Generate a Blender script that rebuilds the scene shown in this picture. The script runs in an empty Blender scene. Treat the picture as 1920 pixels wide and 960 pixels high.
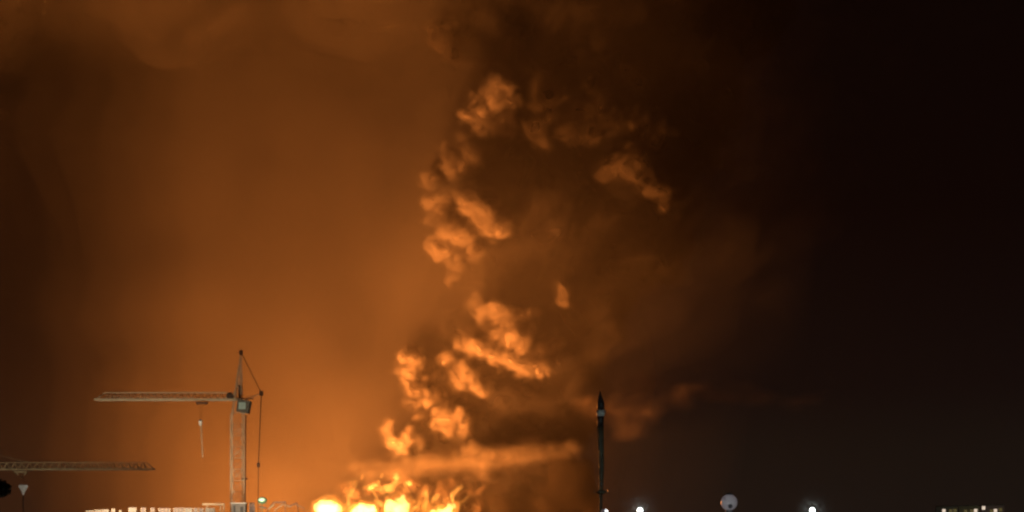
import bpy, math, random
import numpy as np
from mathutils import Vector, Matrix

# ---------------------------------------------------------------- camera, sky, exposure
SC = bpy.context.scene
COL = SC.collection
F = 2637.0            # focal length in pixels of the 1920 wide photograph
HZ = 1000.0           # image row of the horizon (just under the frame)
CAMZ = 15.0
cam = bpy.data.cameras.new('camera')
camo = bpy.data.objects.new('camera', cam)
COL.objects.link(camo)
SC.camera = camo
cam.sensor_width = 36
cam.lens = F / 1920 * 36
cam.shift_y = (HZ - 480) / 1920
cam.clip_start = 0.5
cam.clip_end = 30000
camo.location = (0, 0, CAMZ)
camo.rotation_euler = (math.pi / 2, 0, 0)
SC.view_settings.view_transform = 'Standard'
SC.view_settings.look = 'None'
SC.view_settings.exposure = 0
SC.view_settings.gamma = 1
SC.render.filter_size = 2.0
SC.cycles.pixel_filter_type = 'BLACKMAN_HARRIS'
SC.cycles.filter_width = 2.3
SC.cycles.volume_bounces = 1
SC.cycles.max_bounces = 6
SC.cycles.use_denoising = True
SC.cycles.use_adaptive_sampling = True
SC.cycles.adaptive_threshold = .05
SC.cycles.adaptive_min_samples = 16
SC.cycles.sample_clamp_indirect = 4

world = bpy.data.worlds.new('World')
SC.world = world
world.use_nodes = True
wn = world.node_tree
bg = wn.nodes['Background']
bg.inputs[1].default_value = 1.0


def ramp(nt, stops, interp='LINEAR'):
    r = nt.nodes.new('ShaderNodeValToRGB')
    r.color_ramp.interpolation = interp
    els = r.color_ramp.elements
    while len(els) > 1:
        els.remove(els[-1])
    els[0].position, els[0].color = stops[0][0], (*stops[0][1], 1)
    for p, c in stops[1:]:
        e = els.new(p)
        e.color = (*c, 1)
    return r


wtc = wn.nodes.new('ShaderNodeTexCoord')
wsep = wn.nodes.new('ShaderNodeSeparateXYZ')
wn.links.new(wtc.outputs['Generated'], wsep.inputs[0])
# cloud-covered night sky, a little town light near the horizon
wr = ramp(wn, [(0.0, (.011, .0085, .0068)), (.06, (.009, .0066, .005)), (.1, (.0055, .0034, .0032)), (.22, (.0022, .0009, .001)), (1, (.0015, .0008, .0009))])
wn.links.new(wsep.outputs['Z'], wr.inputs[0])
wnz = wn.nodes.new('ShaderNodeTexNoise')
wnz.inputs['Scale'].default_value = 3.2
wnz.inputs['Detail'].default_value = 4
wn.links.new(wtc.outputs['Generated'], wnz.inputs['Vector'])
wmx = wn.nodes.new('ShaderNodeMix')
wmx.data_type = 'RGBA'
wmx.blend_type = 'MULTIPLY'
wmx.inputs[0].default_value = .5
wn.links.new(wr.outputs[0], wmx.inputs[6])
wn.links.new(wnz.outputs[0], wmx.inputs[7])
wn.links.new(wmx.outputs[2], bg.inputs[0])


def at(px, py, Y):
    """Point of the place seen at pixel (px, py) of the photograph, Y metres away."""
    return Vector(((px - 960) / F * Y, Y, CAMZ + (HZ - py) / F * Y))


FY = 1490.0           # distance of the fire
K = FY / F            # metres per photograph pixel there


# ---------------------------------------------------------------- helpers
def tag(o, label=None, cat=None, group=None, kind=None):
    if label:
        o['label'] = label
    if cat:
        o['category'] = cat
    if group:
        o['group'] = group
    if kind:
        o['kind'] = kind
    return o


def link(o, parent=None):
    COL.objects.link(o)
    if parent:
        o.parent = parent
    return o


def empty(name, loc, rz=0):
    o = bpy.data.objects.new(name, None)
    o.location = loc
    o.rotation_euler = (0, 0, rz)
    o.empty_display_size = 0.5
    return link(o)


def copy_tree(o, parent=None):
    c = o.copy()
    link(c, parent)
    for ch in list(o.children):
        copy_tree(ch, c)
    return c


def mat(name, col, rough=.7, metal=0, noise=.3, scale=3.0, emit=None, estr=0, bump=0.0):
    m = bpy.data.materials.new(name)
    m.use_nodes = True
    nt = m.node_tree
    b = nt.nodes['Principled BSDF']
    b.inputs['Roughness'].default_value = rough
    b.inputs['Metallic'].default_value = metal
    tc = nt.nodes.new('ShaderNodeTexCoord')
    n = nt.nodes.new('ShaderNodeTexNoise')
    n.inputs['Scale'].default_value = scale
    n.inputs['Detail'].default_value = 5
    nt.links.new(tc.outputs['Object'], n.inputs['Vector'])
    r = ramp(nt, [(.3, tuple(c * (1 - noise) for c in col)), (.7, tuple(min(1, c * (1 + noise)) for c in col))])
    nt.links.new(n.outputs[0], r.inputs[0])
    nt.links.new(r.outputs[0], b.inputs['Base Color'])
    if bump:
        bp = nt.nodes.new('ShaderNodeBump')
        bp.inputs['Strength'].default_value = bump
        nt.links.new(n.outputs[0], bp.inputs['Height'])
        nt.links.new(bp.outputs[0], b.inputs['Normal'])
    if emit:
        b.inputs['Emission Color'].default_value = (*emit, 1)
        b.inputs['Emission Strength'].default_value = estr
    return m


def vol(name, dens, col, aniso=0.2, emit=None, estr=0, surface=None):
    m = bpy.data.materials.new(name)
    m.use_nodes = True
    nt = m.node_tree
    nt.nodes.clear()
    o = nt.nodes.new('ShaderNodeOutputMaterial')
    v = nt.nodes.new('ShaderNodeVolumePrincipled')
    v.inputs['Density'].default_value = dens
    v.inputs['Color'].default_value = (*col, 1)
    v.inputs['Anisotropy'].default_value = aniso
    if emit:
        v.inputs['Emission Color'].default_value = (*emit, 1)
        v.inputs['Emission Strength'].default_value = estr
    nt.links.new(v.outputs[0], o.inputs['Volume'])
    return m


class MB:
    """Collects shapes and links them as one mesh object."""

    def __init__(self):
        self.v, self.f, self.n = [], [], 0

    def add(self, vs, fs):
        n = self.n
        self.v.extend(tuple(p) for p in vs)
        self.f.extend(tuple(i + n for i in f) for f in fs)
        self.n += len(vs)

    def box(self, x0, x1, y0, y1, z0, z1):
        self.add([(x, y, z) for z in (z0, z1) for x, y in ((x0, y0), (x1, y0), (x1, y1), (x0, y1))],
                 [(0, 3, 2, 1), (4, 5, 6, 7), (0, 1, 5, 4), (1, 2, 6, 5), (2, 3, 7, 6), (3, 0, 4, 7)])

    def bar(self, a, b, r, r2=None, n=4):
        a, b = Vector(a), Vector(b)
        r2 = r if r2 is None else r2
        d = b - a
        if d.length < 1e-6:
            return
        d.normalize()
        u = d.cross(Vector((0, 0, 1)) if abs(d.z) < .9 else Vector((1, 0, 0))).normalized()
        w = d.cross(u)
        vs = []
        for p, rr in ((a, r), (b, r2)):
            for k in range(n):
                t = (k + .5) / n * math.tau
                vs.append(p + u * math.cos(t) * rr + w * math.sin(t) * rr)
        fs = [(k, (k + 1) % n, n + (k + 1) % n, n + k) for k in range(n)]
        fs += [tuple(range(n))[::-1], tuple(range(n, 2 * n))]
        self.add(vs, fs)

    def lathe(self, c, prof, n=20):
        cx, cy, cz = c
        vs = []
        for r, z in prof:
            for k in range(n):
                t = k / n * math.tau
                vs.append((cx + r * math.cos(t), cy + r * math.sin(t), cz + z))
        fs = []
        for i in range(len(prof) - 1):
            for k in range(n):
                fs.append((i * n + k, i * n + (k + 1) % n, (i + 1) * n + (k + 1) % n, (i + 1) * n + k))
        fs.append(tuple(range(n))[::-1])
        m = (len(prof) - 1) * n
        fs.append(tuple(range(m, m + n)))
        self.add(vs, fs)

    def ball(self, c, r, n=16, m=10, sq=1.0):
        prof = [(max(1e-3, r * math.sin(math.pi * i / m)), -r * sq * math.cos(math.pi * i / m)) for i in range(m + 1)]
        self.lathe(c, prof, n)

    def build(self, name, material, parent=None, smooth=False, origin=None):
        me = bpy.data.meshes.new(name)
        vs = self.v
        if origin is None and parent is not None:
            q = parent
            while q is not None:
                px_, py_, pz_ = q.location
                vs = [(x - px_, y - py_, z - pz_) for x, y, z in vs]
                q = q.parent
        if origin is not None:
            vs = [(x - origin[0], y - origin[1], z - origin[2]) for x, y, z in vs]
        me.from_pydata(vs, [], self.f)
        me.materials.append(material)
        if smooth:
            me.polygons.foreach_set('use_smooth', [True] * len(me.polygons))
        o = bpy.data.objects.new(name, me)
        if origin is not None:
            o.location = origin
        return link(o, parent)


def ico(sub):
    t = (1 + 5 ** .5) / 2
    v = [(-1, t, 0), (1, t, 0), (-1, -t, 0), (1, -t, 0), (0, -1, t), (0, 1, t), (0, -1, -t), (0, 1, -t),
         (t, 0, -1), (t, 0, 1), (-t, 0, -1), (-t, 0, 1)]
    v = [Vector(p).normalized() for p in v]
    f = [(0, 11, 5), (0, 5, 1), (0, 1, 7), (0, 7, 10), (0, 10, 11), (1, 5, 9), (5, 11, 4), (11, 10, 2), (10, 7, 6),
         (7, 1, 8), (3, 9, 4), (3, 4, 2), (3, 2, 6), (3, 6, 8), (3, 8, 9), (4, 9, 5), (2, 4, 11), (6, 2, 10), (8, 6, 7), (9, 8, 1)]
    for _ in range(sub):
        nf, mid = [], {}

        def mp(a, b):
            k = (min(a, b), max(a, b))
            if k not in mid:
                v.append(((v[a] + v[b]) / 2).normalized())
                mid[k] = len(v) - 1
            return mid[k]
        for a, b, c in f:
            x, y, z = mp(a, b), mp(b, c), mp(c, a)
            nf += [(a, x, z), (b, y, x), (c, z, y), (x, y, z)]
        f = nf
    return np.array([tuple(p) for p in v]), np.array(f)


ICO = [ico(0), ico(1), ico(2), ico(3)]


def rdir(rng):
    while True:
        d = Vector((rng.uniform(-1, 1), rng.uniform(-1, 1), rng.uniform(-1, 1)))
        if .05 < d.length < 1:
            return d.normalized()


def billow(spheres, rng, n=26, lo=.16, hi=.42, bias=None, levels=1):
    """Grow smaller puffs on the skin of each sphere: [(centre, radius)] -> [(centre, radius)]."""
    out = list(spheres)
    cur = spheres
    for _ in range(levels):
        nx = []
        for c, r in cur:
            for _k in range(n):
                d = rdir(rng)
                if bias is not None and d.dot(bias) < -.35:
                    continue
                nx.append((c + d * r * rng.uniform(.82, 1.0), r * rng.uniform(lo, hi)))
        out += nx
        cur = nx
        n = max(6, n // 3)
    return out


def puff_mesh(name, spheres, voxel, material, parent=None, disp=0, dsize=10, disp2=0, dsize2=4, shrink=0):
    """Union of puffs as one closed billowing skin (voxel remesh + displacement)."""
    vs, fs, n = [], [], 0
    for c, r in spheres:
        r = r - shrink
        if r < voxel * .6:
            continue
        tv, tf = ICO[3 if r > 30 else 2 if r > 12 else 1]
        vs.append(tv * r + np.array(tuple(c)))
        fs.append(tf + n)
        n += len(tv)
    V = np.concatenate(vs)
    Fc = np.concatenate(fs)
    me = bpy.data.meshes.new(name)
    me.vertices.add(len(V))
    me.vertices.foreach_set('co', V.astype(np.float32).ravel())
    me.loops.add(len(Fc) * 3)
    me.loops.foreach_set('vertex_index', Fc.astype(np.int32).ravel())
    me.polygons.add(len(Fc))
    me.polygons.foreach_set('loop_start', np.arange(0, len(Fc) * 3, 3, dtype=np.int32))
    me.update(calc_edges=True)
    me.materials.append(material)
    o = bpy.data.objects.new(name, me)
    link(o, parent)
    r = o.modifiers.new('skin', 'REMESH')
    r.mode = 'VOXEL'
    r.voxel_size = voxel
    r.use_smooth_shade = True
    for st, sz, ty in ((disp, dsize, 'CLOUDS'), (disp2, dsize2, 'CLOUDS')):
        if st:
            t = bpy.data.textures.new(name + '_relief', ty)
            t.noise_scale = sz
            t.noise_depth = 2
            d = o.modifiers.new('relief', 'DISPLACE')
            d.texture = t
            d.texture_coords = 'LOCAL'
            d.strength = st
            d.mid_level = .5
    return o


NR = np.random.RandomState(7)


def lattice_noise(shape, cell):
    """Smooth value noise in [-1, 1] on a grid; cell = lattice spacing in voxels per axis."""
    dims = [int(math.ceil(n / c)) + 4 for n, c in zip(shape, cell)]
    a = NR.uniform(-1, 1, dims).astype(np.float32)
    for ax in range(3):
        t = np.arange(shape[ax], dtype=np.float32) / cell[ax] + NR.rand()
        i = t.astype(np.int32)
        f = t - i
        f = f * f * (3 - 2 * f)
        sh = [1, 1, 1]
        sh[ax] = -1
        f = f.reshape(sh)
        a = np.take(a, i, axis=ax) * (1 - f) + np.take(a, i + 1, axis=ax) * f
    return a


def fractal(shape, cell, octaves, gain=.5, billow_=False):
    out = np.zeros(shape, np.float32)
    amp = 1.0
    for _ in range(octaves):
        if min(cell) < 1.3:
            break
        n = lattice_noise(shape, cell)
        if billow_:
            n = n + lattice_noise(shape, [c * f for c, f in zip(cell, (.81, .9, .77))])
            n = np.abs(n) * 1.6 - .8
        out += n * amp
        amp *= gain
        cell = [c * .48 for c in cell]
    return out


def surface_net(G, lo, voxel):
    """Skin of the region G > 0 (naive surface nets)."""
    S = G > 0
    nx, ny, nz = G.shape
    cnt = np.zeros((nx - 1, ny - 1, nz - 1), np.int8)
    for dx in (0, 1):
        for dy in (0, 1):
            for dz in (0, 1):
                cnt += S[dx:nx - 1 + dx, dy:ny - 1 + dy, dz:nz - 1 + dz]
    act = np.argwhere((cnt > 0) & (cnt < 8))
    idx = -np.ones(cnt.shape, np.int32)
    idx[act[:, 0], act[:, 1], act[:, 2]] = np.arange(len(act))
    acc = np.zeros((len(act), 3), np.float32)
    wt = np.zeros(len(act), np.float32)
    x, y, z = act.T
    for ax in range(3):
        o1, o2 = [k for k in range(3) if k != ax]
        for a in (0, 1):
            for b in (0, 1):
                d = [0, 0, 0]
                d[o1], d[o2] = a, b
                e = list(d)
                e[ax] = 1
                g0 = G[x + d[0], y + d[1], z + d[2]]
                g1 = G[x + e[0], y + e[1], z + e[2]]
                m = (g0 > 0) != (g1 > 0)
                t = np.where(m, g0 / np.where(m, g0 - g1, 1), 0)
                p = np.tile(np.array(d, np.float32), (len(act), 1))
                p[:, ax] = t
                acc += p * m[:, None]
                wt += m
    V = (act + acc / np.maximum(wt, 1)[:, None]) * voxel + np.array(lo)
    quads = []
    for ax in range(3):
        o1, o2 = [k for k in range(3) if k != ax]
        s0 = [slice(1, -1)] * 3
        s1 = [slice(1, -1)] * 3
        s0[ax] = slice(0, -1)
        s1[ax] = slice(1, None)
        A, B = S[tuple(s0)], S[tuple(s1)]
        e = np.argwhere(A != B)
        if not len(e):
            continue
        inside = A[e[:, 0], e[:, 1], e[:, 2]]
        g = e.copy()
        g[:, o1] += 1
        g[:, o2] += 1
        c = []
        for a, b in ((-1, -1), (0, -1), (0, 0), (-1, 0)):
            q = g.copy()
            q[:, o1] += a
            q[:, o2] += b
            c.append(idx[q[:, 0], q[:, 1], q[:, 2]])
        Q = np.stack(c, 1)
        flip = inside if ax != 1 else ~inside
        Q[~flip] = Q[~flip][:, ::-1]
        quads.append(Q)
    return V, np.concatenate(quads)


def net_object(name, V, Q, material, parent=None):
    me = bpy.data.meshes.new(name)
    me.vertices.add(len(V))
    me.vertices.foreach_set('co', V.astype(np.float32).ravel())
    me.loops.add(len(Q) * 4)
    me.loops.foreach_set('vertex_index', Q.astype(np.int32).ravel())
    me.polygons.add(len(Q))
    me.polygons.foreach_set('loop_start', np.arange(0, len(Q) * 4, 4, dtype=np.int32))
    me.update(calc_edges=True)
    me.polygons.foreach_set('use_smooth', [True] * len(me.polygons))
    me.materials.append(material)
    return link(bpy.data.objects.new(name, me), parent)


def puff_grid(spheres, voxel, warp, fine, reach, flat=(1, 1, 1), octaves=4):
    """Distance field of a union of puffs, warped and lumped by fractal noise. warp, fine = (metres, size in metres)."""
    C = np.array([tuple(c) for c, r in spheres], np.float32)
    Rr = np.array([r for c, r in spheres], np.float32)
    pad = reach + warp[0] * 1.2 + fine[0] + voxel * 3
    lo = (C - Rr[:, None]).min(0) - pad
    hi = (C + Rr[:, None]).max(0) + pad
    shape = [int(n) + 2 for n in (hi - lo) / voxel]
    G = np.full(shape, -pad, np.float32)
    ax = [lo[i] + np.arange(shape[i], dtype=np.float32) * voxel for i in range(3)]
    for c, r in zip(C, Rr):
        s = []
        for i in range(3):
            a = max(0, int((c[i] - r - pad - lo[i]) / voxel))
            b = min(shape[i], int((c[i] + r + pad - lo[i]) / voxel) + 2)
            s.append(slice(a, b))
        d = np.sqrt((ax[0][s[0]][:, None, None] - c[0]) ** 2 + (ax[1][s[1]][None, :, None] - c[1]) ** 2 + (ax[2][s[2]][None, None, :] - c[2]) ** 2)
        sub = G[tuple(s)]
        np.maximum(sub, r - d, out=sub)
    G += fractal(shape, [fine[1] / voxel / f for f in flat], octaves, .55, True) * fine[0]
    if warp[0]:
        cell = [warp[1] / voxel / f for f in flat]
        ii = []
        for i in range(3):
            w = fractal(shape, cell, 2) * (warp[0] / voxel)
            sh = [1, 1, 1]
            sh[i] = -1
            w += np.arange(shape[i], dtype=np.float32).reshape(sh)
            ii.append(np.clip(w, 0, shape[i] - 1.001))
        b = [w.astype(np.int32) for w in ii]
        f = [w - k for w, k in zip(ii, b)]
        out = 0
        for dx in (0, 1):
            for dy in (0, 1):
                for dz in (0, 1):
                    wgt = (f[0] if dx else 1 - f[0]) * (f[1] if dy else 1 - f[1]) * (f[2] if dz else 1 - f[2])
                    out = out + G[b[0] + dx, b[1] + dy, b[2] + dz] * wgt
        G = out
    for sl in ((0,), (-1,), (slice(None), 0), (slice(None), -1), (slice(None), slice(None), 0), (slice(None), slice(None), -1)):
        G[sl] = -1e3
    return G, lo


def shells(name, spheres, voxel, layers, parent=None, warp=(10, 40), fine=(4, 14), flat=(1, 1, 1), mats=None, core=None):
    """Nested skins (growth, density, colour): thin outside, dense inside, so that the smoke's edge fades."""
    G, lo = puff_grid(spheres, voxel, warp, fine, max(0, max(l[0] for l in layers)), flat)
    out = None
    if core:                                   # the dense opaque inside of the smoke, as a surface
        V, Q = surface_net(G + core[0], lo, voxel)
        out = net_object(name, V, Q, core[1], parent)
    for i, (grow, dens, col) in enumerate(layers):
        V, Q = surface_net(G + grow, lo, voxel)
        m = mats[i] if mats else vol(name + '_air', dens, col, .15)
        o = net_object(name if i == 0 and not core else name + '_layer', V, Q, m, parent if parent else out)
        out = out or o
    return out



# ---------------------------------------------------------------- fire light
def lamp(name, loc, watts, col, radius, parent=None):
    l = bpy.data.lights.new(name, 'POINT')
    l.energy = watts
    l.color = col
    l.shadow_soft_size = radius
    o = bpy.data.objects.new(name, l)
    o.location = loc
    link(o, parent)
    return o


FIRECOL = (1, .275, .045)

# ---------------------------------------------------------------- ground and hill
soil = mat('night_soil', (.05, .045, .04), .95, noise=.4, scale=.02)
g = MB()
g.add([(-9000, -300, 0), (9000, -300, 0), (9000, 14000, 0), (-9000, 14000, 0)], [(0, 1, 2, 3)])
tag(g.build('ground', soil), kind='structure')

# ---------------------------------------------------------------- air
haze = MB()
haze.box(-4500, 4500, -200, 5200, -1, 1400)
hz = haze.build('haze', vol('air', 0.8e-5, (.85, .85, .85), .3))
tag(hz, kind='stuff')

# ---------------------------------------------------------------- smoke plume
R = random.Random(11)


def interp(tab, y):
    for (y0, *a), (y1, *b) in zip(tab, tab[1:]):
        if y0 <= y <= y1:
            t = (y - y0) / (y1 - y0)
            return [p + (q - p) * t for p, q in zip(a, b)]
    return list(tab[0][1:]) if y < tab[0][0] else list(tab[-1][1:])


edge = [(-450, 700, 1900), (-250, 780, 1700), (-100, 830, 1560), (0, 850, 1500), (60, 860, 1440), (100, 890, 1400), (150, 930, 1370),
        (200, 905, 1360), (250, 895, 1350), (300, 880, 1330), (350, 850, 1310), (400, 850, 1300), (450, 860, 1280),
        (500, 885, 1250), (560, 905, 1200), (600, 880, 1170), (650, 820, 1140), (700, 790, 1120), (750, 800, 1100),
        (800, 775, 1090), (850, 770, 1060), (880, 800, 1040), (1030, 870, 1040)]

body = []
py = -430
while py < 1020:
    l, r = interp(edge, py)
    w = r - l
    k = int(w / 32)
    for _ in range(k):
        rad = R.uniform(22, 50)
        px = R.uniform(l + rad, max(l + rad + 5, r - rad * .6))
        u = (px - l) / w * 2 - 1
        dep = w * .45 * math.sqrt(max(.05, 1 - u * u))
        Y = 1560 + R.uniform(-dep, dep * 1.2) * K
        body.append((at(px, py + R.uniform(-20, 20), Y), rad * K))
    py += 34
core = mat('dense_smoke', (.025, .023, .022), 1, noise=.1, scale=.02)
bcore = mat('lit_dense_smoke', (.32, .30, .28), 1, noise=.1, scale=.02)  # paler copy of the core colour, to look lit
unlit_sootc = (.165, .16, .17)  # dark smoke colour, deepened so the body reads as unlit
plume = shells('smoke_plume', [(c, r * 1.05) for c, r in body], 3.8, [(20, .0034, (.42, .39, .39)), (9, .012, unlit_sootc), (2, .05, unlit_sootc)],
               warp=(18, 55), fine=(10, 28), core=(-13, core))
tag(plume, 'tall dark column of billowing smoke rising from the fire', 'smoke', kind='stuff')

R = random.Random(28)
# billows on the fire side, coloured paler to look lit: px, py, radius px, depth
bright = [
    # mushroom and its stem
    (865, 432, 40, 1500), (835, 425, 26, 1496), (900, 425, 34, 1505), (925, 438, 22, 1510), (850, 410, 28, 1500), (880, 405, 24, 1500), (870, 455, 20, 1500),
    (856, 482, 8, 1500), (854, 496, 8, 1500), (851, 510, 8, 1500), (847, 524, 6, 1500),
    # upper left knobs
    (834, 335, 27, 1490), (852, 322, 25, 1490), (872, 303, 19, 1495), (822, 350, 12, 1500),
    (935, 190, 30, 1500), (920, 205, 24, 1500), (950, 210, 20, 1510), (900, 238, 24, 1500), (915, 222, 20, 1505), (890, 255, 14, 1500), (945, 250, 24, 1515),
    # bright feathery group
    (896, 575, 10, 1500), (901, 592, 13, 1500), (910, 612, 14, 1500), (922, 632, 16, 1500), (945, 610, 24, 1510), (970, 605, 22, 1510), (985, 628, 18, 1515), (960, 640, 20, 1505), (950, 592, 14, 1510),
    (885, 650, 15, 1490), (905, 658, 16, 1490), (930, 668, 17, 1495), (955, 680, 17, 1500), (980, 690, 19, 1505), (1005, 690, 17, 1515), (985, 670, 14, 1505), (1040, 650, 16, 1530), (880, 635, 9, 1495),
    # ring-like middle
    (770, 680, 17, 1490), (785, 688, 20, 1490), (800, 700, 17, 1495), (762, 700, 12, 1490), (770, 720, 15, 1490), (783, 740, 13, 1490), (800, 755, 12, 1490), (815, 752, 9, 1492), (778, 762, 8, 1490),
    (830, 700, 18, 1505), (848, 685, 18, 1510), (872, 690, 18, 1510), (885, 705, 14, 1510), (860, 715, 15, 1508), (840, 718, 12, 1508),
    # lower crumbs
    (825, 772, 10, 1490), (835, 790, 13, 1490), (855, 785, 12, 1495), (845, 808, 11, 1490), (865, 800, 10, 1495), (870, 820, 10, 1495), (790, 785, 8, 1490),
    (735, 795, 7, 1480), (733, 812, 8, 1480), (738, 828, 11, 1482), (752, 838, 16, 1484), (768, 830, 14, 1486), (737, 852, 8, 1482), (785, 838, 12, 1490), (890, 845, 12, 1490), (905, 850, 10, 1490),
    (895, 725, 10, 1510), (905, 745, 11, 1512),
]
bs = [(at(x + R.uniform(-3, 3), y + R.uniform(-3, 3), Y - max(0, min(50, (x - 830) * .5)) + R.uniform(-8, 8)), r * K) for x, y, r, Y in bright]
sat = []
for c, r in bs:
    for _ in range(4):
        sat.append((c + rdir(R) * r * R.uniform(.6, 1.5), r * R.uniform(.3, .75)))
litc = (.69, .64, .60)  # paler smoke colour imitating stronger fire light
pb = shells('smoke_billow', [(c + Vector((0, -34 if c.z > 285 else -12, 0)), r * 1.0) for c, r in bs + sat], 1.3, [(4.5, .010, litc), (1.4, .035, litc), (-1.2, .11, litc)],
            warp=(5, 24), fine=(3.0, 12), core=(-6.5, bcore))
tag(pb, 'orange billows, coloured paler to look lit, along the left flank of the dark smoke column', 'smoke', kind='stuff')

# fainter knobs higher up
dim = [(1030, 172, 24, 1500), (1050, 160, 14, 1500), (1005, 180, 16, 1505), (1010, 235, 16, 1480), (1040, 215, 18, 1480), (1065, 240, 16, 1480), (1085, 215, 15, 1480),
       (1120, 200, 20, 1480), (1140, 225, 20, 1480), (1110, 250, 16, 1480), (1030, 262, 16, 1480), (1100, 105, 15, 1490), (1180, 145, 18, 1490),
       (1200, 235, 28, 1480), (1225, 255, 24, 1480), (1200, 290, 28, 1480), (1180, 315, 26, 1480), (1215, 340, 24, 1485), (1240, 365, 20, 1490), (1145, 320, 18, 1485),
       (860, 55, 36, 1520), (830, 75, 26, 1520), (880, 30, 26, 1520), (850, 110, 20, 1520), (1055, 560, 14, 1500), (1045, 545, 9, 1500), (960, 255, 22, 1500), (980, 270, 18, 1490), (805, 630, 11, 1510), (810, 645, 9, 1510)]
dim = [(x, y, r, Y - 72) if x > 980 else (x, y, r, Y) for x, y, r, Y in dim]
dim += [(x, y, r, 1494) for x, y, r in ((778, 715, 24), (806, 700, 28), (846, 702, 30), (828, 742, 28), (862, 756, 26), (800, 792, 24), (838, 828, 26), (772, 848, 20),
                                        (905, 640, 24), (940, 652, 28), (978, 662, 26), (905, 700, 24), (880, 790, 22), (1010, 660, 20), (760, 690, 16))]
ds = [(at(x, y, Y), r * K) for x, y, r, Y in dim]
knobc = (.42, .38, .34)  # in-between smoke colour imitating weaker light
pd = shells('smoke_knob', ds, 1.9, [(7, .006, knobc), (2.5, .02, knobc), (0, .05, knobc)], warp=(8, 26), fine=(4.5, 15), core=(-7, core))
tag(pd, 'faint brown smoke knobs in the upper part of the column', 'smoke', kind='stuff')

R = random.Random(21)
# low streak of lit smoke drifting right, and the wisp beyond the mast
st = []
for i in range(46):
    t = i / 45
    x = 668 + 410 * t
    y = 886 - 48 * t + 5 * math.sin(t * 9) + R.uniform(-6, 6)
    st.append((at(x, y, 1468 - 75 * t), (4 + 9 * min(1, t * 5, (1.03 - t) * 3) + R.uniform(-2.5, 3)) * K))
for x, y, r in ((892, 848, 12), (900, 862, 14), (905, 885, 12), (890, 870, 14), (1000, 842, 16), (985, 845, 14)):
    st.append((at(x, y, 1485), r * K))
sk = shells('smoke_streak', st, 2.2, [(8, .0016, (.72, .66, .60)), (4.5, .003, (.72, .66, .60)), (1.5, .005, (.72, .66, .60)), (-2.5, .009, (.72, .66, .60))], warp=(4, 40), fine=(3, 15), flat=(.4, .8, 1.1))
tag(sk, 'long low streak of orange lit smoke just above the flames', 'smoke', kind='stuff')

wi = [(1085, 770, 20), (1110, 765, 16), (1150, 760, 22), (1180, 752, 26), (1215, 750, 26), (1250, 742, 24), (1285, 738, 20), (1320, 742, 14),
      (1165, 790, 20), (1190, 795, 18), (1205, 780, 20), (1230, 768, 18), (1265, 752, 18)]
ws = []
for x, y, r in wi:
    for _ in range(4):
        ws.append((at(x + R.uniform(-r, r), y + R.uniform(-r, r) * .8, 1400 + R.uniform(-12, 12)), r * R.uniform(.25, .6) * K))
for x, y, r in ((1150, 766, 10), (1165, 764, 11), (1180, 762, 12), (1195, 760, 11), (1210, 756, 9), (1285, 745, 8), (1160, 805, 8), (1180, 800, 9)):
    ws.append((at(x, y, 1390), r * K))
for i in range(26):
    t = i / 25
    ws.append((at(1250 + 290 * t, 746 + 5 * t + 2 * math.sin(t * 5), 1400 + 150 * t), (8 - 4 * t) * K))
wc = (.62, .52, .47)
wk = shells('smoke_wisp', ws, 2.4, [(9, .0008, wc), (6, .0012, wc), (3, .002, wc), (-1, .005, wc)], warp=(8, 45), fine=(4, 24), flat=(.4, .8, 1.2))
tag(wk, 'dull red brown wisp of smoke behind the slender dark mast', 'smoke', kind='stuff')

R = random.Random(27)
# faint brown smoke drifting off to the upper right
fr = []
for i in range(46):
    t = R.random()
    x = 1230 + 270 * t
    y = R.uniform(40 + 120 * t, 540 - 80 * t)
    fr.append((at(x, y, 1470 + R.uniform(-30, 30)), R.uniform(30, 60) * K))
for i in range(16):
    fr.append((at(1450 + R.uniform(0, 330), R.uniform(-160, 120), 1470), R.uniform(40, 70) * K))
frc = (.30, .29, .30)
fo_ = shells('smoke_fringe', fr, 5, [(44, .0004, frc), (28, .0005, frc), (12, .0006, frc), (-8, .0010, frc)], warp=(34, 110), fine=(14, 50))
tag(fo_, 'faint brown smoke thinning out to the upper right of the column', 'smoke', kind='stuff')

R = random.Random(22)
# dark bank of smoke to the right of the fire
bk = []
for i in range(60):
    x = R.uniform(925, 1080)
    y = R.uniform(880, 1015)
    bk.append((at(x, y, R.uniform(1475, 1640)), R.uniform(22, 38) * K))
bkc = (.08, .07, .06)
bb = shells('smoke_bank', bk, 3.2, [(10, .006, bkc), (2, .06, bkc)], warp=(12, 50), fine=(7, 28))
tag(bb, 'low dark smoke bank right beside the flames', 'smoke', kind='stuff')

# ---------------------------------------------------------------- fire
for (px, py, Y, wt, rad) in ((500, 972, 1300, 1.05e7, 12), (640, 970, 1310, 1.15e7, 12), (780, 968, 1370, .18e7, 10), (660, 800, 1380, 0.0, 30)):  # lamps stand well in front of the flames to light the smoke evenly
    if wt:
        lamp('fire_light', at(px, py, Y), wt, FIRECOL, rad)

R = random.Random(23)
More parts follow.
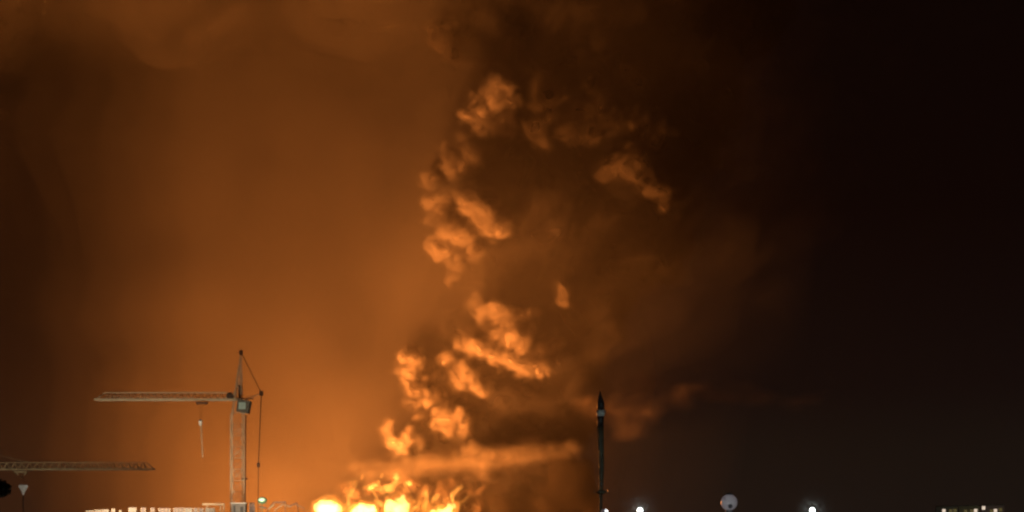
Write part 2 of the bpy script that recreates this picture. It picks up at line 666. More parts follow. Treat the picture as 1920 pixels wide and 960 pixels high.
# thin smoke drifting behind the fire, lit by it; its lower edge is raised leftwards to darken that corner
dlay = []
for lay in range(3):
    dr = []
    for i in range(26):
        xs0 = (-1500, -1500, -200)[lay]
        x = xs0 + (950 - xs0) * i / 25
        low = 1000 - max(0, 450 - x) * .75 if x > -300 else 440
        low += (lay - 1) * 170
        y = -700
        while y < low:
            dr.append((at(x + R.uniform(-50, 50), y + R.uniform(-40, 40), 1860 + R.uniform(-60, 60)), R.uniform(90, 125) + 25 * lay))
            y += 120
    dlay.append(dr)
dv = vol('thin_smoke', .75e-3, (.86, .84, .8), .25)
dd = puff_mesh('drifting_smoke', dlay[0], 20, dv, disp=30, dsize=260)
tag(dd, 'thin orange lit smoke filling the sky left of the column', 'smoke', kind='stuff')
puff_mesh('drifting_veil', dlay[1], 20, dv, dd, disp=40, dsize=300)
puff_mesh('drifting_veil', dlay[2], 20, dv, dd, disp=40, dsize=300)

R = random.Random(24)
# the thicker glowing murk that wraps the column
mk_ = []
y = -650
while y < 1020:
    w_ = 300 if y > 500 else 330
    cx = 690 if y > 300 else 690 + (300 - y) * .10
    for i in range(6 if y < 470 else 5):
        mk_.append((at(cx + (i - 2) * w_ * .42 + R.uniform(-20, 20), y + R.uniform(-25, 25), (1600 if i < 4 or y > 560 else 1515) + R.uniform(-30, 30)), R.uniform(75, 95) * (.7 if i == 5 else 1)))
    y += 95
mkc = (.93, .88, .82)
mo = shells('glowing_murk', mk_, 14, [(170, 0.8e-4, mkc), (110, 1.4e-4, mkc), (75, 2.0e-4, mkc), (40, 2.8e-4, mkc), (5, 4.6e-4, mkc), (-25, 6.0e-4, mkc)], warp=(30, 200), fine=(8, 90))
tag(mo, 'glowing orange murk wrapped round the smoke column and brightest just left of it', 'smoke', kind='stuff')

R = random.Random(25)
# underside of a low cloud deck lit from below, upper left
ck = []
for i in range(260):
    x = R.uniform(-900, 900)
    Y = R.uniform(1500, 2000)
    ck.append((at(x, 0, 1700) + Vector((0, Y - 1700, R.uniform(-15, 50) + 30 * abs(x - 350) / 900)), R.uniform(24, 42)))
cd = shells('cloud', ck, 11, [(84, 1.0e-3, (.92, .88, .82)), (58, 1.6e-3, (.92, .88, .82)), (32, 2.4e-3, (.92, .88, .82)), (6, 6e-3, (.92, .88, .82))], warp=(34, 150), fine=(20, 75), flat=(.5, .5, 1))
tag(cd, 'low cloud deck glowing orange along the top left of the sky', 'cloud', kind='stuff')

# ---------------------------------------------------------------- flames
flm = vol('flame_gas', .004, (.9, .5, .2), 0, (1, .40, .06), .10)
flmbloom = vol('flame_bloom_gas', .002, (.9, .5, .2), 0, (1, .34, .045), .03)  # faint glowing shell that imitates bloom round the fireballs
flmhot = vol('white_hot_gas', .004, (.9, .5, .2), 0, (1, .55, .14), .30)
hot = [(612, 953, 17), (600, 956, 12), (628, 957, 14), (614, 965, 22), (680, 957, 15), (693, 955, 13), (668, 960, 13), (684, 968, 20),
       (737, 947, 12), (750, 936, 8), (762, 946, 9), (728, 954, 12), (748, 956, 16), (843, 955, 9), (828, 959, 8), (852, 948, 6), (815, 963, 9), (840, 966, 14)]
warm = [(655, 935, 6), (656, 922, 5), (660, 912, 5), (666, 904, 4), (673, 898, 3.5), (640, 955, 8), (712, 902, 7), (722, 908, 5), (706, 908, 5), (728, 920, 9), (738, 916, 6), (718, 924, 5), (722, 935, 6),
        (775, 920, 5), (779, 928, 5), (772, 914, 3), (752, 922, 3), (757, 914, 3), (802, 933, 6), (806, 925, 4), (800, 945, 5), (785, 950, 7), (790, 940, 5), (706, 942, 8), (698, 930, 5),
        (850, 928, 7), (856, 936, 6), (842, 936, 6), (835, 945, 7), (864, 942, 4), (868, 934, 3), (878, 938, 2.4), (822, 942, 6), (858, 920, 4)]
fs = [(at(x, y, 1460 + R.uniform(-6, 6)), r * 1.0 * K) for x, y, r in warm]
fo = shells('flames', fs, .8, [(.6, 0, 0)], warp=(8, 15), fine=(3.2, 9), flat=(1, 1, .6), mats=[flm])
tag(fo, 'yellow flames licking through the smoke at the foot of the column', 'fire', kind='stuff')
bed = [(at(x, 956 + 4 * math.sin(x * .07), 1482 + R.uniform(-5, 5)), R.uniform(9, 15) * K) for x in range(640, 872, 9)]
shells('flame_bed', bed, 1.3, [(1, 0, 0)], fo, warp=(7, 18), fine=(4, 12), flat=(1, 1, .6), mats=[vol('flame_bed_gas', .004, (.9, .5, .2), 0, (1, .36, .045), .018)])
hs = [(at(x, y, 1472 + R.uniform(-6, 6)), r * K) for x, y, r in hot]
sets = (('fireball', hs[:4], 'leftmost white hot fireball, set apart from the main blaze'),
        ('fireball', hs[4:8], 'round white hot fireball between the leftmost one and the blaze centre'),
        ('fireball', hs[8:13], 'jagged white hot fireball in the centre of the blaze'),
        ('fireball', hs[13:], 'slanting white hot fireball at the right end of the blaze'))
for nm, sp, lb in sets:
    o = shells(nm, [(c, r * 1.0) for c, r in sp], .9, [(0, 0, 0), (4.5, 0, 0)], warp=(3, 12), fine=(2, 8), flat=(1, 1, .7), mats=[flmhot, flmbloom])
    tag(o, lb, 'fireball', 'fireballs in the blaze')
# made-up burning pool, unseen below the frame, to match the forward fire lamps
pool = [(at(R.uniform(470, 670), R.uniform(996, 1022), R.uniform(1280, 1330)), R.uniform(6, 12)) for _ in range(26)]
po = shells('added_ground_fire', pool, 1.8, [(0, 0, 0)], warp=(6, 18), fine=(3, 10), flat=(1, 1, .6), mats=[flm])
tag(po, 'added, unseen low burning pool in front of the fireballs, under the lower frame edge', 'fire', kind='stuff')
R = random.Random(26)
# folds of smoke rolling among the flames
fd = []
for i in range(70):
    x = R.uniform(640, 900)
    top = 900 + abs(x - 750) * .12
    fd.append((at(x, R.uniform(top, 985), R.uniform(1496, 1530)), R.uniform(7, 15) * K))
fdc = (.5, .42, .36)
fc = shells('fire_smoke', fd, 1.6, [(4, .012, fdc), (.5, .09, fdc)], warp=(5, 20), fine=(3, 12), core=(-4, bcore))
tag(fc, 'orange smoke folds rolling among the flames', 'smoke', kind='stuff')

# ---------------------------------------------------------------- materials of built things
yel = mat('pale_crane_paint', (.55, .47, .33), .55, noise=.25, scale=.8)
rust = mat('dark_crane_steel', (.10, .06, .04), .6, noise=.3, scale=2)
cable = mat('steel_cable', (.10, .08, .06), .5, .4)
gcab = mat('cab_paint', (.16, .15, .12), .6, noise=.2)
glas = mat('cab_glass', (.30, .36, .30), .15, noise=.2, emit=(.5, .6, .45), estr=.12)
conc = mat('raw_concrete', (.30, .28, .26), .9, noise=.25, scale=.6, bump=.2)
board = mat('white_board', (.22, .20, .18), .6, noise=.12, scale=1.5)
pinkb = mat('pinkish_board', (.19, .14, .125), .6, noise=.15, scale=1.5)
timber = mat('sawn_timber', (.45, .34, .22), .8, noise=.3, scale=3)
dark = mat('dark_metal', (.035, .033, .033), .5, noise=.3)
greyp = mat('weathered_grey_paint', (.16, .15, .12), .6, noise=.3, scale=.7)
whitep = mat('white_paint', (.75, .73, .68), .5, noise=.1)


def lattice(m, a, b, hw, n, rc, rb, yaw=0.0):
    """Square lattice tower from a to b (vertical), half width hw."""
    a, b = Vector(a), Vector(b)
    cs = []
    for k in range(4):
        t = yaw + k * math.pi / 2 + math.pi / 4
        cs.append(Vector((math.cos(t), math.sin(t), 0)) * hw * 1.414)
    for c in cs:
        m.bar(a + c, b + c, rc)
    for i in range(n):
        p, q = a.lerp(b, i / n), a.lerp(b, (i + 1) / n)
        for k in range(4):
            c, d = cs[k], cs[(k + 1) % 4]
            m.bar(p + c, q + d, rb)
            m.bar(p + d, q + c, rb) if i % 2 else None
            m.bar(q + c, q + d, rb)


def jib(m, x0, x1, y, z0, z1, w, n, rc, rb, slope):
    """Triangular jib along x from x0 (root) to x1 (tip): bottom chords at z0, top chord at z1."""
    s = 1 if x1 > x0 else -1
    xt = x1 - s * slope
    for q in (-w, w):
        m.box(min(x0, x1), max(x0, x1), y + q - rc, y + q + rc, z0 - rc, z0 + rc * 1.6)
        m.bar((xt, y, z1), (x1, y + q, z0), rb * 1.3)
    m.bar((x0, y, z1), (xt, y, z1), rc)
    for i in range(n):
        xa, xb = x0 + (xt - x0) * i / n, x0 + (xt - x0) * (i + 1) / n
        xm = (xa + xb) / 2
        for q in (-w, w):
            m.bar((xa, y + q, z0), (xm, y, z1), rb)
            m.bar((xm, y, z1), (xb, y + q, z0), rb)
        m.bar((xa, y - w, z0), (xb, y + w, z0), rb * .8)


# ---------------------------------------------------------------- large crane
CY = 300.0
P = lambda x, y, d=0: at(x, y, CY + d)
base = P(445, 1131.9)
base.z = 0
cr = empty('tower_crane', base)
tag(cr, 'large pale tower crane with long jib, cab and pointed mast head before the glow', 'tower crane', 'tower cranes')
m = MB()
lattice(m, (base.x, CY, 0), (base.x, CY, P(0, 775).z), 1.25, 17, .105, .05, .35)
m.build('mast', yel, cr)
m = MB()
hd = P(452, 660)
for q in ((-1.0, -.9), (1.0, -.9), (-1.0, .9), (1.0, .9)):
    m.bar((base.x + q[0], CY + q[1], P(0, 775).z), (hd.x, CY, hd.z), .13, .09)
    m.bar((base.x + q[0] * .75 + .1, CY + q[1] * .75, P(0, 740).z), (base.x - q[0] * .45 + .3, CY + q[1] * .5, P(0, 712).z), .06)
    m.bar((base.x + q[0] * .45 + .3, CY + q[1] * .5, P(0, 712).z), (base.x - q[0] * .2 + .5, CY + q[1] * .2, P(0, 685).z), .06)
m.build('tower_head', yel, cr)
m = MB()
m.box(hd.x - .32, hd.x + .32, CY - .3, CY + .3, hd.z - .7, hd.z + .35)
m.bar((hd.x - 1.3, CY, hd.z - .1), (hd.x, CY, hd.z), .05)
m.bar((hd.x, CY, hd.z), (hd.x, CY, hd.z + .9), .04)
m.build('sheave_block', rust, cr)
jz0, jz1 = P(0, 750).z, P(0, 736.5).z
m = MB()
jib(m, P(446, 0).x, P(178, 0).x, CY, jz0, jz1, .65, 20, .15, .07, 2.1)
m.build('jib', yel, cr)
m = MB()
w0 = P(426, 743)
m.box(w0.x, w0.x + 1.3, CY - .6, CY + .6, w0.z - .45, w0.z + .45)
m.lathe((w0.x + .6, CY, w0.z + .3), [(.35, 0), (.35, .5)], 10)
m.build('winch', rust, cr)
m = MB()
c0 = P(449, 778)
x0, x1, z0, z1 = P(446, 0).x, P(472, 0).x, P(0, 777).z, P(0, 749).z
m.add([(x0, CY - 1.9, z0 + .5), (x1 - .5, CY - 1.9, z0), (x1, CY - 1.9, z1 - .5), (x0 + .3, CY - 1.9, z1),
       (x0, CY + .3, z0 + .5), (x1 - .5, CY + .3, z0), (x1, CY + .3, z1 - .5), (x0 + .3, CY + .3, z1)],
      [(0, 1, 2, 3), (7, 6, 5, 4), (0, 4, 5, 1), (1, 5, 6, 2), (2, 6, 7, 3), (3, 7, 4, 0)])
cabo = m.build('cab', gcab, cr)
m = MB()
m.box(x0 + .55, x1 - .95, CY - 1.96, CY - 1.905, z0 + .95, z1 - .75)
m.build('window', glas, cabo)
m = MB()
m.box(x0 + .2, x1 + .3, CY - 2.0, CY + .4, z1 + .02, z1 + .16)
m.build('roof', rust, cabo)
m = MB()
m.bar(P(449, 746), P(449, 722), .28)
m.build('hoist_motor', rust, cr)
# rear strut, its tip block and the pendants
m = MB()
tip = P(490, 737)
for q in (-.5, .5):
    m.bar(P(458, 752, q), tip, .13)
    m.bar(P(462, 744, q), P(478, 741), .07)
m.build('rear_strut', yel, cr)
m = MB()
m.box(tip.x - .35, tip.x + .35, CY - .35, CY + .35, tip.z - .6, tip.z + .45)
m.build('sheave_block', rust, cr)
m = MB()
m.bar(hd, tip, .075, n=6)
m.bar(tip, P(484.5, 872), .10, n=6)
m.bar(P(484.5, 872), P(483, 1070), .08, n=6)
m.bar(P(461, 778), P(459, 1070), .11, n=6)
m.build('pendant_rope', cable, cr)
m = MB()
k = P(484.5, 872)
m.box(k.x - .28, k.x + .28, CY - .25, CY + .25, k.z - .45, k.z + .45)
m.build('rope_clamp', rust, cr)
m = MB()
k = P(461, 898)
m.box(k.x - .9, k.x + .35, CY - .3, CY + .3, k.z - .15, k.z + .2)
m.build('rope_clamp', rust, cr)
m = MB()
m.box(base.x - 3.4, base.x + 5.6, CY - 3, CY + 3, .0, 1.0)
for i in range(4):
    m.box(base.x + 2.6, base.x + 5.2, CY - 1.9, CY + 1.9, 1.03 + i * 1.35, 2.35 + i * 1.35)
m.build('ballast', conc, cr)
m = MB()
t = P(378, 754)
m.box(t.x - 1.1, t.x + 1.3, CY - .7, CY + .7, t.z - .35, t.z)
for q in (-.9, .9):
    m.lathe((t.x + q, CY, t.z - .55), [(.22, 0), (.22, .3)], 10)
m.build('trolley', rust, cr)
m = MB()
hb = P(376, 790)
m.bar((t.x - .3, CY, t.z - .3), (hb.x - .15, CY, hb.z), .03)
m.bar((t.x + .2, CY, t.z - .3), (hb.x + .15, CY, hb.z), .03)
m.build('hoist_rope', cable, cr)
m = MB()
m.ball((hb.x, CY, hb.z), .42, 12, 8)
m.box(hb.x - .3, hb.x + .3, CY - .2, CY + .2, hb.z - .9, hb.z - .2)
m.build('hook_block', whitep, cr)
m = MB()
m.bar((hb.x + .1, CY, hb.z - .8), P(380, 858), .10, .10, n=6)
m.build('lifting_chain', yel, cr)

# ---------------------------------------------------------------- second crane
DY = 360.0
Q = lambda x, y, d=0: at(x, y, DY + d)
b2 = Q(-150, 1000)
b2.z = 0
c2 = empty('tower_crane', b2)
tag(c2, 'dim pale crane jib reaching in low from the left edge of the photo', 'tower crane', 'tower cranes')
m = MB()
lattice(m, (b2.x, DY, 0), (b2.x, DY, Q(0, 860).z), .9, 16, .14, .07)
m.build('mast', yel, c2)
m = MB()
jib(m, b2.x, Q(290, 0).x, DY, Q(0, 880.5).z, Q(0, 867.5).z, .7, 30, .14, .12, 2.0)
m.build('jib', yel, c2)
m = MB()
m.bar((b2.x, DY, Q(0, 860).z), (b2.x, DY, Q(0, 860).z + 6), .4, .1)
m.bar((b2.x, DY, Q(0, 860).z + 6), Q(60, 869), .05)
m.build('tower_head', yel, c2)
m = MB()
m.box(b2.x - 12, b2.x - .5, DY - .7, DY + .7, Q(0, 880).z - .2, Q(0, 880).z + .2)
m.box(b2.x - 12, b2.x - 9, DY - .9, DY + .9, Q(0, 880).z - 2.6, Q(0, 880).z - .25)
m.build('counter_jib', yel, c2)
m = MB()
t = Q(40, 884)
m.box(t.x - 1.6, t.x + 1.6, DY - .8, DY + .8, t.z - .3, t.z + .05)
for q in (-1.2, 1.2):
    m.bar((t.x + q, DY, t.z - .3), (t.x + q * .6, DY, t.z - 1.0), .22)
m.build('trolley', yel, c2)
m = MB()
hk = Q(41, 893)
m.bar((t.x - .5, DY, t.z - .4), (hk.x - .2, DY, hk.z), .03)
m.bar((t.x + .5, DY, t.z - .4), (hk.x + .2, DY, hk.z), .03)
m.build('hoist_rope', cable, c2)
m = MB()
m.box(hk.x - .3, hk.x + .3, DY - .2, DY + .2, hk.z - .5, hk.z)
m.build('hook_block', rust, c2)

# small lamp with a flaring pale shade on a thin post, under the far jib
Z_ = lambda x, y: at(x, y, 190)
e = empty('post_lamp', (Z_(43.5, 0).x, 190, 0))
tag(e, 'pale flaring lamp head on a thin dark post under the lower crane jib', 'post lamp')
m = MB()
m.lathe((Z_(43.5, 0).x, 190, 0), [(.14, 0), (.1, .8), (.06, Z_(0, 929).z)], 8)
m.build('post', mat('post_steel', (.06, .055, .05), .6), e)
m = MB()
c = Z_(43.5, 928)
m.lathe((c.x, 190, c.z), [(.10, 0), (.16, .3), (.42, .85), (.58, 1.0), (.60, 1.28), (.5, 1.34)], 16)
m.build('shade', mat('pale_shade', (.62, .58, .50), .6, emit=(1, .85, .65), estr=.12), e)

# ---------------------------------------------------------------- building under construction at the lower left
SY = 292.0
T = lambda x, y, d=0: at(x, y, SY + d)
zs = T(0, 963).z
xa, xb = T(120, 0).x, T(575, 0).x
b = empty('concrete_building', (xa, SY, 0))
tag(b, 'unfinished concrete building whose lit roof edge runs along the bottom left', 'building')
nf = 6
for i in range(nf + 1):
    z = zs * i / nf
    m = MB()
    m.box(xa, xb, SY - 1, SY + 16, z - (.3 if i else -.004), z if i else .3)
    m.build('floor_slab', conc, b)
for i in range(nf):
    for j in range(13):
        x = xa + .4 + (xb - xa - .8) * j / 12
        for yy in (SY - .6, SY + 7.5, SY + 15.4):
            m = MB()
            m.box(x - .22, x + .22, yy - .22, yy + .22, zs * i / nf + (.302 if i == 0 else .002), zs * (i + 1) / nf - .302)
            m.build('column', conc, b)

rb_ = random.Random(5)
panels = [(161, 176, 957.0, 0, 'low white sheet, leftmost of the lit row on the roof edge'),
          (178, 190, 955.8, 0, 'narrow white board second in the lit row from the left'),
          (191, 204, 955.2, 0, 'pale lilac board beside the narrow second one'),
          (209, 216, 954.0, 0, 'small bright board standing alone left of the low stub'),
          (223, 228, 956.5, 0, 'tiny pale stub between small bright board and widest white one'),
          (241, 256, 951.6, 0, 'brightest wide white board in the lit roof row'),
          (264, 274, 952.0, 1, 'pinkish upright board right of the brightest white board'),
          (282, 290, 952.0, 1, 'narrow pinkish board before the dim beige stack'),
          (297, 320, 953.0, 1, 'dim beige board stack in the middle of the roof row'),
          (325, 345, 952.0, 1, 'rosy board left half of the long pale run'),
          (346, 361, 952.4, 0, 'cream board continuing the long pale run'),
          (363, 371, 952.2, 1, 'short cream board below the trestle left leg'),
          (373, 382, 952.8, 1, 'short beige board under the left end of the trestle'),
          (385, 403, 952.5, 0, 'bright cream board beneath the timber trestle')]
for x0, x1, y, mi, lb in panels:
    a0, a1 = T(x0, y), T(x1, y)
    e = empty('board', ((a0.x + a1.x) / 2, SY, zs))
    tag(e, lb, 'board', 'boards standing on the lit roof edge')
    m = MB()
    m.box(a0.x, a1.x, SY - .08, SY + .08, zs + .12, a0.z)
    m.build('sheet', pinkb if mi else board, e)
    m = MB()
    nb = max(2, int((x1 - x0) / 6) + 1)
    for j in range(nb):
        xx = a0.x + .1 + (a1.x - a0.x - .2) * j / (nb - 1)
        m.box(xx - .05, xx + .05, SY - .14, SY - .082, zs + .0, a0.z + .06 * rb_.random())
    m.build('batten', timber, e)

# trestle, racks, post and slanting beams on the roof
e = empty('trestle', (T(400, 0).x, SY + 1, zs))
tag(e, 'timber trestle standing on the roof behind the bright cream board', 'trestle')
m = MB()
m.box(T(380, 0, 1).x, T(421, 0, 1).x, SY + .7, SY + 1.3, T(0, 947).z, T(0, 943.6).z)
m.build('beam', timber, e)
for x in (386, 411, 417):
    m = MB()
    m.bar((T(x, 0).x, SY + 1, zs), (T(x + 1, 0).x, SY + 1, T(0, 947.3).z), .16)
    m.build('leg', timber, e)
e = empty('site_container', (T(446, 0).x, SY + 1, zs))
tag(e, 'bright cream site box at the foot of the large crane mast', 'site box')
m = MB()
m.box(T(433, 0).x, T(459, 0).x, SY + .3, SY + 2.6, zs, T(0, 944).z)
m.build('body', board, e)
m = MB()
m.box(T(431.5, 0).x, T(460.5, 0).x, SY + .1, SY + 2.8, T(0, 943.95).z, T(0, 942.4).z)
m.build('roof', whitep, e)
m = MB()
m.box(T(437, 0).x, T(441, 0).x, SY + .24, SY + .297, zs + .3, T(0, 948).z)
m.box(T(450, 0).x, T(456, 0).x, SY + .24, SY + .297, zs + .3, T(0, 950).z)
m.build('window', dark, e)
e = tag(None or empty('gas_bottle_rack', (T(472, 0).x, SY, zs)), 'upright pinkish rack between site box and green floodlight', 'rack')
m = MB()
for x in (468.5, 472, 475.5):
    m.lathe((T(x, 0).x, SY + .2, zs), [(.17, 0), (.17, T(0, 944).z - zs), (.06, T(0, 941.5).z - zs)], 10)
m.build('bottle', pinkb, e)
m = MB()
m.box(T(466.5, 0).x, T(477.5, 0).x, SY + .38, SY + .46, zs, T(0, 950).z)
m.build('frame', timber, e)
e = empty('beam_stack', (T(524, 0).x, SY + 1, zs))
tag(e, 'slanting timber beams stacked on the roof nearest the fireball', 'beams')
for i, (x0, y0, x1, y1, r) in enumerate(((503, 955, 514, 946, .2), (512, 942.6, 536, 941.4, .17), (514, 958, 531, 945, .17), (486, 950, 500, 953, .2), (530, 944, 546, 951, .15), (540, 950, 558, 943, .14), (556, 946, 572, 955, .12), (505, 952, 512, 943, .12), (534, 962, 536, 942, .12), (560, 962, 557, 944, .1), (488, 962, 488, 950, .1), (500, 962, 503, 954, .1))):
    m = MB()
    m.bar(T(x0, y0, .5 + .3 * i), T(x1, y1, .5 + .3 * i), r)
    m.build('beam', pinkb if i % 2 else timber, e)

lampwhite = mat('lamp_glass', (.9, .9, .9), .3, noise=.02, emit=(.9, 1, .95), estr=14)
lampgreen = mat('green_lamp_glass', (.5, .7, .5), .3, noise=.05, emit=(.55, .72, .42), estr=1.1)
greenp = mat('green_paint', (.10, .26, .15), .5)
e = empty('floodlight', (T(492, 0).x, SY - .2, zs))
tag(e, 'greenish white floodlight on a short stand beside the crane rope', 'floodlight')
c = T(492, 938)
m = MB()
m.bar((c.x, SY - .2, zs), (c.x, SY - .2, c.z - .6), .07)
m.bar((c.x - .9, SY - .2, c.z - .7), (c.x + .9, SY - .2, c.z - .7), .06)
m.build('stand', greenp, e)
m = MB()
m.ball((c.x, SY - .1, c.z), 1.0, 18, 10, .66)
m.build('housing', greenp, e, True)
m = MB()
m.ball((c.x, SY - .55, c.z + .08), .74, 16, 8, .6)
m.build('lens', lampgreen, e, True)

# unseen fill lights added below the roof edge to brighten the boards and the cranes
for i, (x, wt) in enumerate(((200, 9000), (262, 8000), (340, 8000), (430, 3000), (520, 5000))):
    e = empty('fill_light', (T(x, 0).x, SY - 9, 0))
    tag(e, ('leftmost added fill light', 'second added fill light from the left', 'middle added fill light', 'added fill light below the crane mast', 'rightmost added fill light')[i] + ' in front of the unfinished building', 'work light', 'added fill lights in front of the unfinished building')
    hz_ = zs - 1.4
    m = MB()
    m.bar((T(x, 0).x, SY - 9, 0), (T(x, 0).x, SY - 9, hz_), .12, .08, 8)
    m.build('pole', dark, e)
    m = MB()
    m.box(T(x, 0).x - .4, T(x, 0).x + .4, SY - 9.25, SY - 8.95, hz_, hz_ + .5)
    m.build('housing', dark, e)
    m = MB()
    m.box(T(x, 0).x - .33, T(x, 0).x + .33, SY - 8.948, SY - 8.93, hz_ + .06, hz_ + .44)
    m.build('lens', lampwhite, e)
    l = bpy.data.lights.new('fill_lamp', 'SPOT')
    l.energy = wt
    l.color = (1, .74, .48)
    l.spot_size = math.radians(120)
    l.spot_blend = .5
    l.shadow_soft_size = .3
    lo = bpy.data.objects.new('fill_lamp', l)
    lo.location = (0, .25, hz_ + .25)
    lo.rotation_euler = (math.radians(140), 0, 0)
    link(lo, e)

e = empty('fill_light', (Q(60, 0).x, 335, 0))  # unseen lamp added to brighten the far jib
tag(e, 'added fill light on a low pole under the far left crane jib', 'work light')
m = MB()
m.bar((Q(60, 0).x, 335, 0), (Q(60, 0).x, 335, 9.4), .12, .08, 8)
m.build('pole', dark, e)
m = MB()
m.box(Q(60, 0).x - .4, Q(60, 0).x + .4, 334.8, 335.2, 9.4, 9.8)
m.build('housing', dark, e)
lamp('fill_lamp', (0, 0, 10.2), 7000, (1, .82, .50), .25, e)

# ---------------------------------------------------------------- slender mast
MY = 300.0
M_ = lambda x, y: at(x, y, MY)
mb_ = M_(1127, 0)
e = empty('signal_mast', (mb_.x, MY, 0))
tag(e, 'slender dark mast with a white band near its thick top', 'mast')
kk = MY / F


def section(name, rows, material, n=12, smooth=True):
    m = MB()
    vs, fs_ = [], []
    for (cx, y, w) in rows:
        p = M_(cx, y)
        for k in range(n):
            t = k / n * math.tau
            vs.append((p.x + w * kk * .5 * math.cos(t), MY + w * kk * .5 * math.sin(t), p.z))
    for i in range(len(rows) - 1):
        for k in range(n):
            fs_.append((i * n + k, i * n + (k + 1) % n, (i + 1) * n + (k + 1) % n, (i + 1) * n + k))
    fs_ += [tuple(range(n))[::-1], tuple(range((len(rows) - 1) * n, len(rows) * n))]
    m.add(vs, fs_)
    return m.build(name, material, e, smooth)


olive = mat('olive_grey_steel', (.13, .12, .075), .6, noise=.25, scale=.5)
section('pole', [(1126, 1131.9, 7), (1126, 990, 6), (1126.5, 932, 6), (1127.5, 890, 9), (1127.5, 860, 10), (1126.5, 830, 11), (1125.5, 800, 12)], olive)
section('upper_shaft', [(1125.5, 800, 12.2), (1126, 785, 12.6), (1126.4, 780.6, 13)], dark)
section('white_band', [(1126.4, 780.5, 15), (1126.6, 775, 17), (1126.8, 769, 17)], whitep)
section('antenna_head', [(1126.8, 768.9, 13), (1126.6, 755, 13), (1125.8, 748, 9), (1125.4, 740, 4), (1125.2, 733, 1)], dark)
m = MB()
c = M_(1127, 922)
m.lathe((c.x, MY, c.z - .5), [(.5, 0), (1.0, .3), (1.0, .6), (.4, .9)], 12)
for s_, yy in ((-1, 917), (1, 918)):
    m.bar((c.x, MY, c.z), (c.x + s_ * 1.6, MY, c.z - .1), .09)
    m.bar((c.x + s_ * 1.5, MY, c.z - .4), (c.x + s_ * 1.5, MY, c.z + .5), .14)
m.build('bracket', olive, e)
m = MB()
m.ball((c.x, MY - .3, M_(0, 908).z), .42, 10, 8, 1.6)
m.build('lantern', greyp, e, True)

# ---------------------------------------------------------------- street lamps
LY = 200.0
L_ = lambda x, y: at(x, y, LY)


bloom_mats = [vol('damp_air', d_, (.9, .9, .9), .2) for d_ in (5e-5, 1.5e-4, 4e-4, 9e-4)]  # nested thin scattering balls, added to imitate lens bloom round the lamps


def street_lamp(px, py, watts, label):
    c = L_(px, py)
    e = empty('street_lamp', (c.x, LY, 0))
    tag(e, label, 'street lamp', 'white street lamps at the bottom right')
    m = MB()
    m.lathe((c.x, LY, 0), [(.22, 0), (.2, .6), (.12, .7), (.08, c.z - .75)], 10)
    m.build('pole', dark, e)
    m = MB()
    m.lathe((c.x, LY, c.z - .75), [(.12, 0), (.26, .1), (.26, .2)], 12)
    m.build('collar', dark, e)
    m = MB()
    m.ball((c.x, LY, c.z), .36, 18, 12)
    m.build('globe', lampwhite, e, True)
    lamp('street_light', (0, 0, c.z), watts, (.85, 1, .95), .40, e)
    bloom = None
    for q, (rr, mm) in enumerate(zip((3.0, 2.1, 1.4, .9), bloom_mats)):
        m = MB()
        m.ball((c.x, LY, c.z), rr, 24, 16)
        o = m.build('lamp_bloom' if q == 0 else 'bloom_core', mm, bloom, True)
        bloom = bloom or o
    tag(bloom, 'faint white lens bloom as a thin scattering ball round the ' + label, 'bloom', kind='stuff')
    return e


street_lamp(1200, 957, 70000, 'bright white street lamp right of the slender dark mast')
street_lamp(1523, 957, 60000, 'bright white street lamp alone right of the pale globe')

GY = 262.0
c = at(1367, 942, GY)
gk = GY / F
e = empty('globe_lamp', (c.x, GY, 0))
tag(e, 'big dim lilac grey globe with dark cap between the two white street lamps', 'globe')
m = MB()
m.lathe((c.x, GY, 0), [(.35, 0), (.3, 1), (.25, c.z - 16 * gk - 1.2)], 10)
m.build('pole', dark, e)
glob = mat('frosted_globe', (.52, .47, .50), .45, noise=.12, scale=.8, emit=(.50, .42, .47), estr=.12)
m = MB()
m.ball((c.x, GY, c.z), 15.5 * gk, 24, 16)
m.build('globe', glob, e, True)
m = MB()
m.lathe((c.x, GY, c.z - 16 * gk - 1.2), [(.55, 0), (.8, .5), (.8, 1.2), (.62, 1.5)], 16)
m.build('neck', mat('lilac_neck', (.20, .17, .19), .6), e, True)
m = MB()
m.ball((c.x, GY - 14.8 * gk, c.z - 7.5 * gk), .42, 12, 8)
m.build('lamp_holder', mat('dark_lilac', (.12, .10, .12), .6), e, True)
m = MB()
m.lathe((c.x, GY, c.z + 14.6 * gk), [(.75, 0), (.6, .25), (.2, .4)], 14)
m.bar((c.x - .9, GY, c.z + 14 * gk), (c.x - 1.0, GY, c.z + 24 * gk), .05)
m.build('cap', dark, e)

c = at(1133, 961, 200)
e = empty('globe_lamp', (c.x, 200, 0))
tag(e, 'small pale globe lamp peeping up at the foot of the slender mast', 'globe')
m = MB()
m.lathe((c.x, 200, 0), [(.18, 0), (.1, .8), (.08, c.z - .4)], 10)
m.build('pole', dark, e)
m = MB()
m.ball((c.x, 200, c.z), .5, 16, 10)
m.build('globe', glob, e, True)

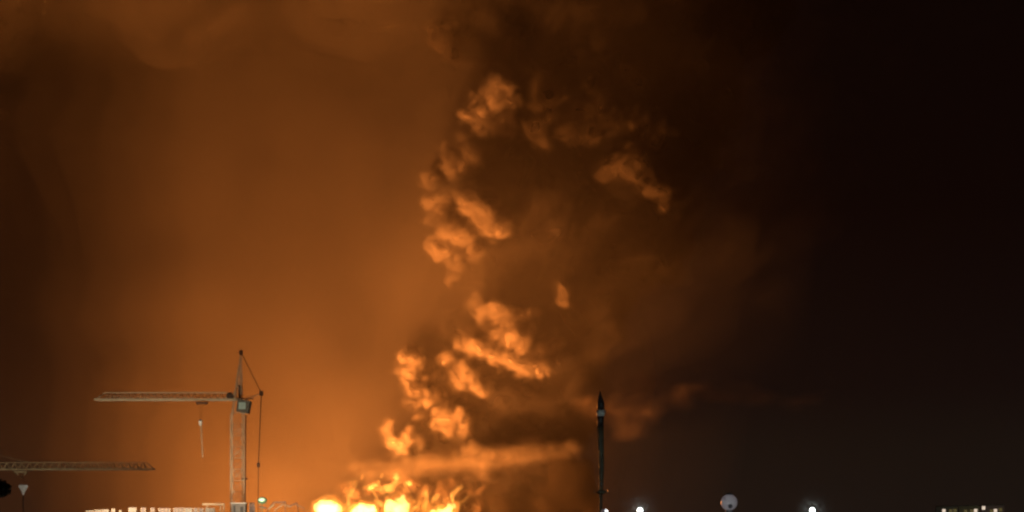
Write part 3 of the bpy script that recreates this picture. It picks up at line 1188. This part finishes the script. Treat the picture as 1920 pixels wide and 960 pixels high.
# ---------------------------------------------------------------- lit building at the lower right
BY = 500.0
B_ = lambda x, y: at(x, y, BY)
e = empty('apartment_building', (B_(1820, 0).x, BY, 0), math.radians(-19.5))
tag(e, 'low building with three dim lit bays at the bottom right', 'building')
win = mat('lit_window', (.5, .45, .4), .5, noise=.1, emit=(1, .8, .62), estr=.75)
dwin = mat('dim_window', (.2, .16, .08), .3, noise=.1, emit=(.5, .38, .12), estr=.15)
bays = ((1758, 1797, 949.8, (.34, .34, .28), ((1772, 957.5, 1), (1784, 958, 0), (1792, 957, 0))),
        (1799, 1836, 949.4, (.40, .38, .24), ((1811, 959, 0), (1822, 958.5, 0), (1829, 957.5, 1))),
        (1839, 1879, 948.6, (.45, .34, .32), ((1843, 952.5, 1), (1857, 958.5, 0), (1864, 957.8, 1), (1873, 956, 0))))
for x0, x1, y, col, wins in bays:
    m = MB()
    zt = B_(0, y).z
    m.box(B_(x0, 0).x, B_(x1, 0).x, BY, BY + 3, 0, zt)
    m.build('wall', mat('facade_paint', col, .8, noise=.2, scale=.5), e)
    m = MB()
    m.box(B_(x0 - .8, 0).x, B_(x1 + .8, 0).x, BY - .3, BY + 3.3, zt + .003, zt + .35)
    m.build('cornice', greyp, e)
    for wx, wy, lit in wins:
        for fl in range(5):
            zc = B_(0, wy).z - fl * 3
            xc = B_(wx, 0).x
            m = MB()
            m.box(xc - .55, xc + .55, BY - .05, BY + .05, zc - .6, zc + .6)
            w_ = m.build('window', win if lit and fl < 2 else dwin, e)
            m = MB()
            m.box(xc - .65, xc + .65, BY - .14, BY - .053, zc - .72, zc - .603)
            m.build('sill', greyp, w_)
m = MB()
m.box(B_(1758, 0).x - .25, B_(1758, 0).x - .004, BY + .02, BY + 2.9, 0, B_(0, 950.2).z)  # dark sheet added over the side wall so no fire light shows
m.build('dark_side_cover', dark, e)
wl = empty('fill_light', (B_(1820, 0).x, BY - 14, 0))  # unseen lamp added to brighten the three bays
tag(wl, 'added, unseen wall washing light in front of the three bay building', 'floodlight')
m = MB()
m.bar((B_(1820, 0).x, BY - 14, 0), (B_(1820, 0).x, BY - 14, 9), .1)
m.build('pole', dark, wl)
lamp('wall_fill_lamp', (0, 0, 9.5), 700, (1, .9, .7), .4, wl)

# ---------------------------------------------------------------- tree at the left edge
t = empty('tree', (at(-8, 0, 150).x, 150, 0))
tag(t, 'dark treetop cut by the left edge below the crane jib', 'tree')
c = at(-8, 915, 150)
leafm = mat('dark_foliage', (.03, .04, .02), .8)
m = MB()
m.bar((c.x, 150, 0), (c.x, 150, c.z - 1), .28, .1, 8)
for k in range(9):
    d = rdir(rb_)
    m.bar((c.x, 150, c.z - 2.2 + k * .2), (c.x + d.x * 1.1, 150 + d.y * 1.1, c.z + d.z * .6), .06, .02)
m.build('trunk', timber, t)
m = MB()
for k in range(900):
    d = rdir(rb_)
    rr = rb_.uniform(.3, 1) ** .5
    p = Vector((c.x + d.x * rr * 1.6, 150 + d.y * rr * 1.6, c.z + d.z * rr * .95 - .1 * (k % 3)))
    u, v = rdir(rb_) * .16, rdir(rb_) * .16
    m.add([p - u, p + v, p + u, p - v], [(0, 1, 2, 3)])
m.build('crown', leafm, t)
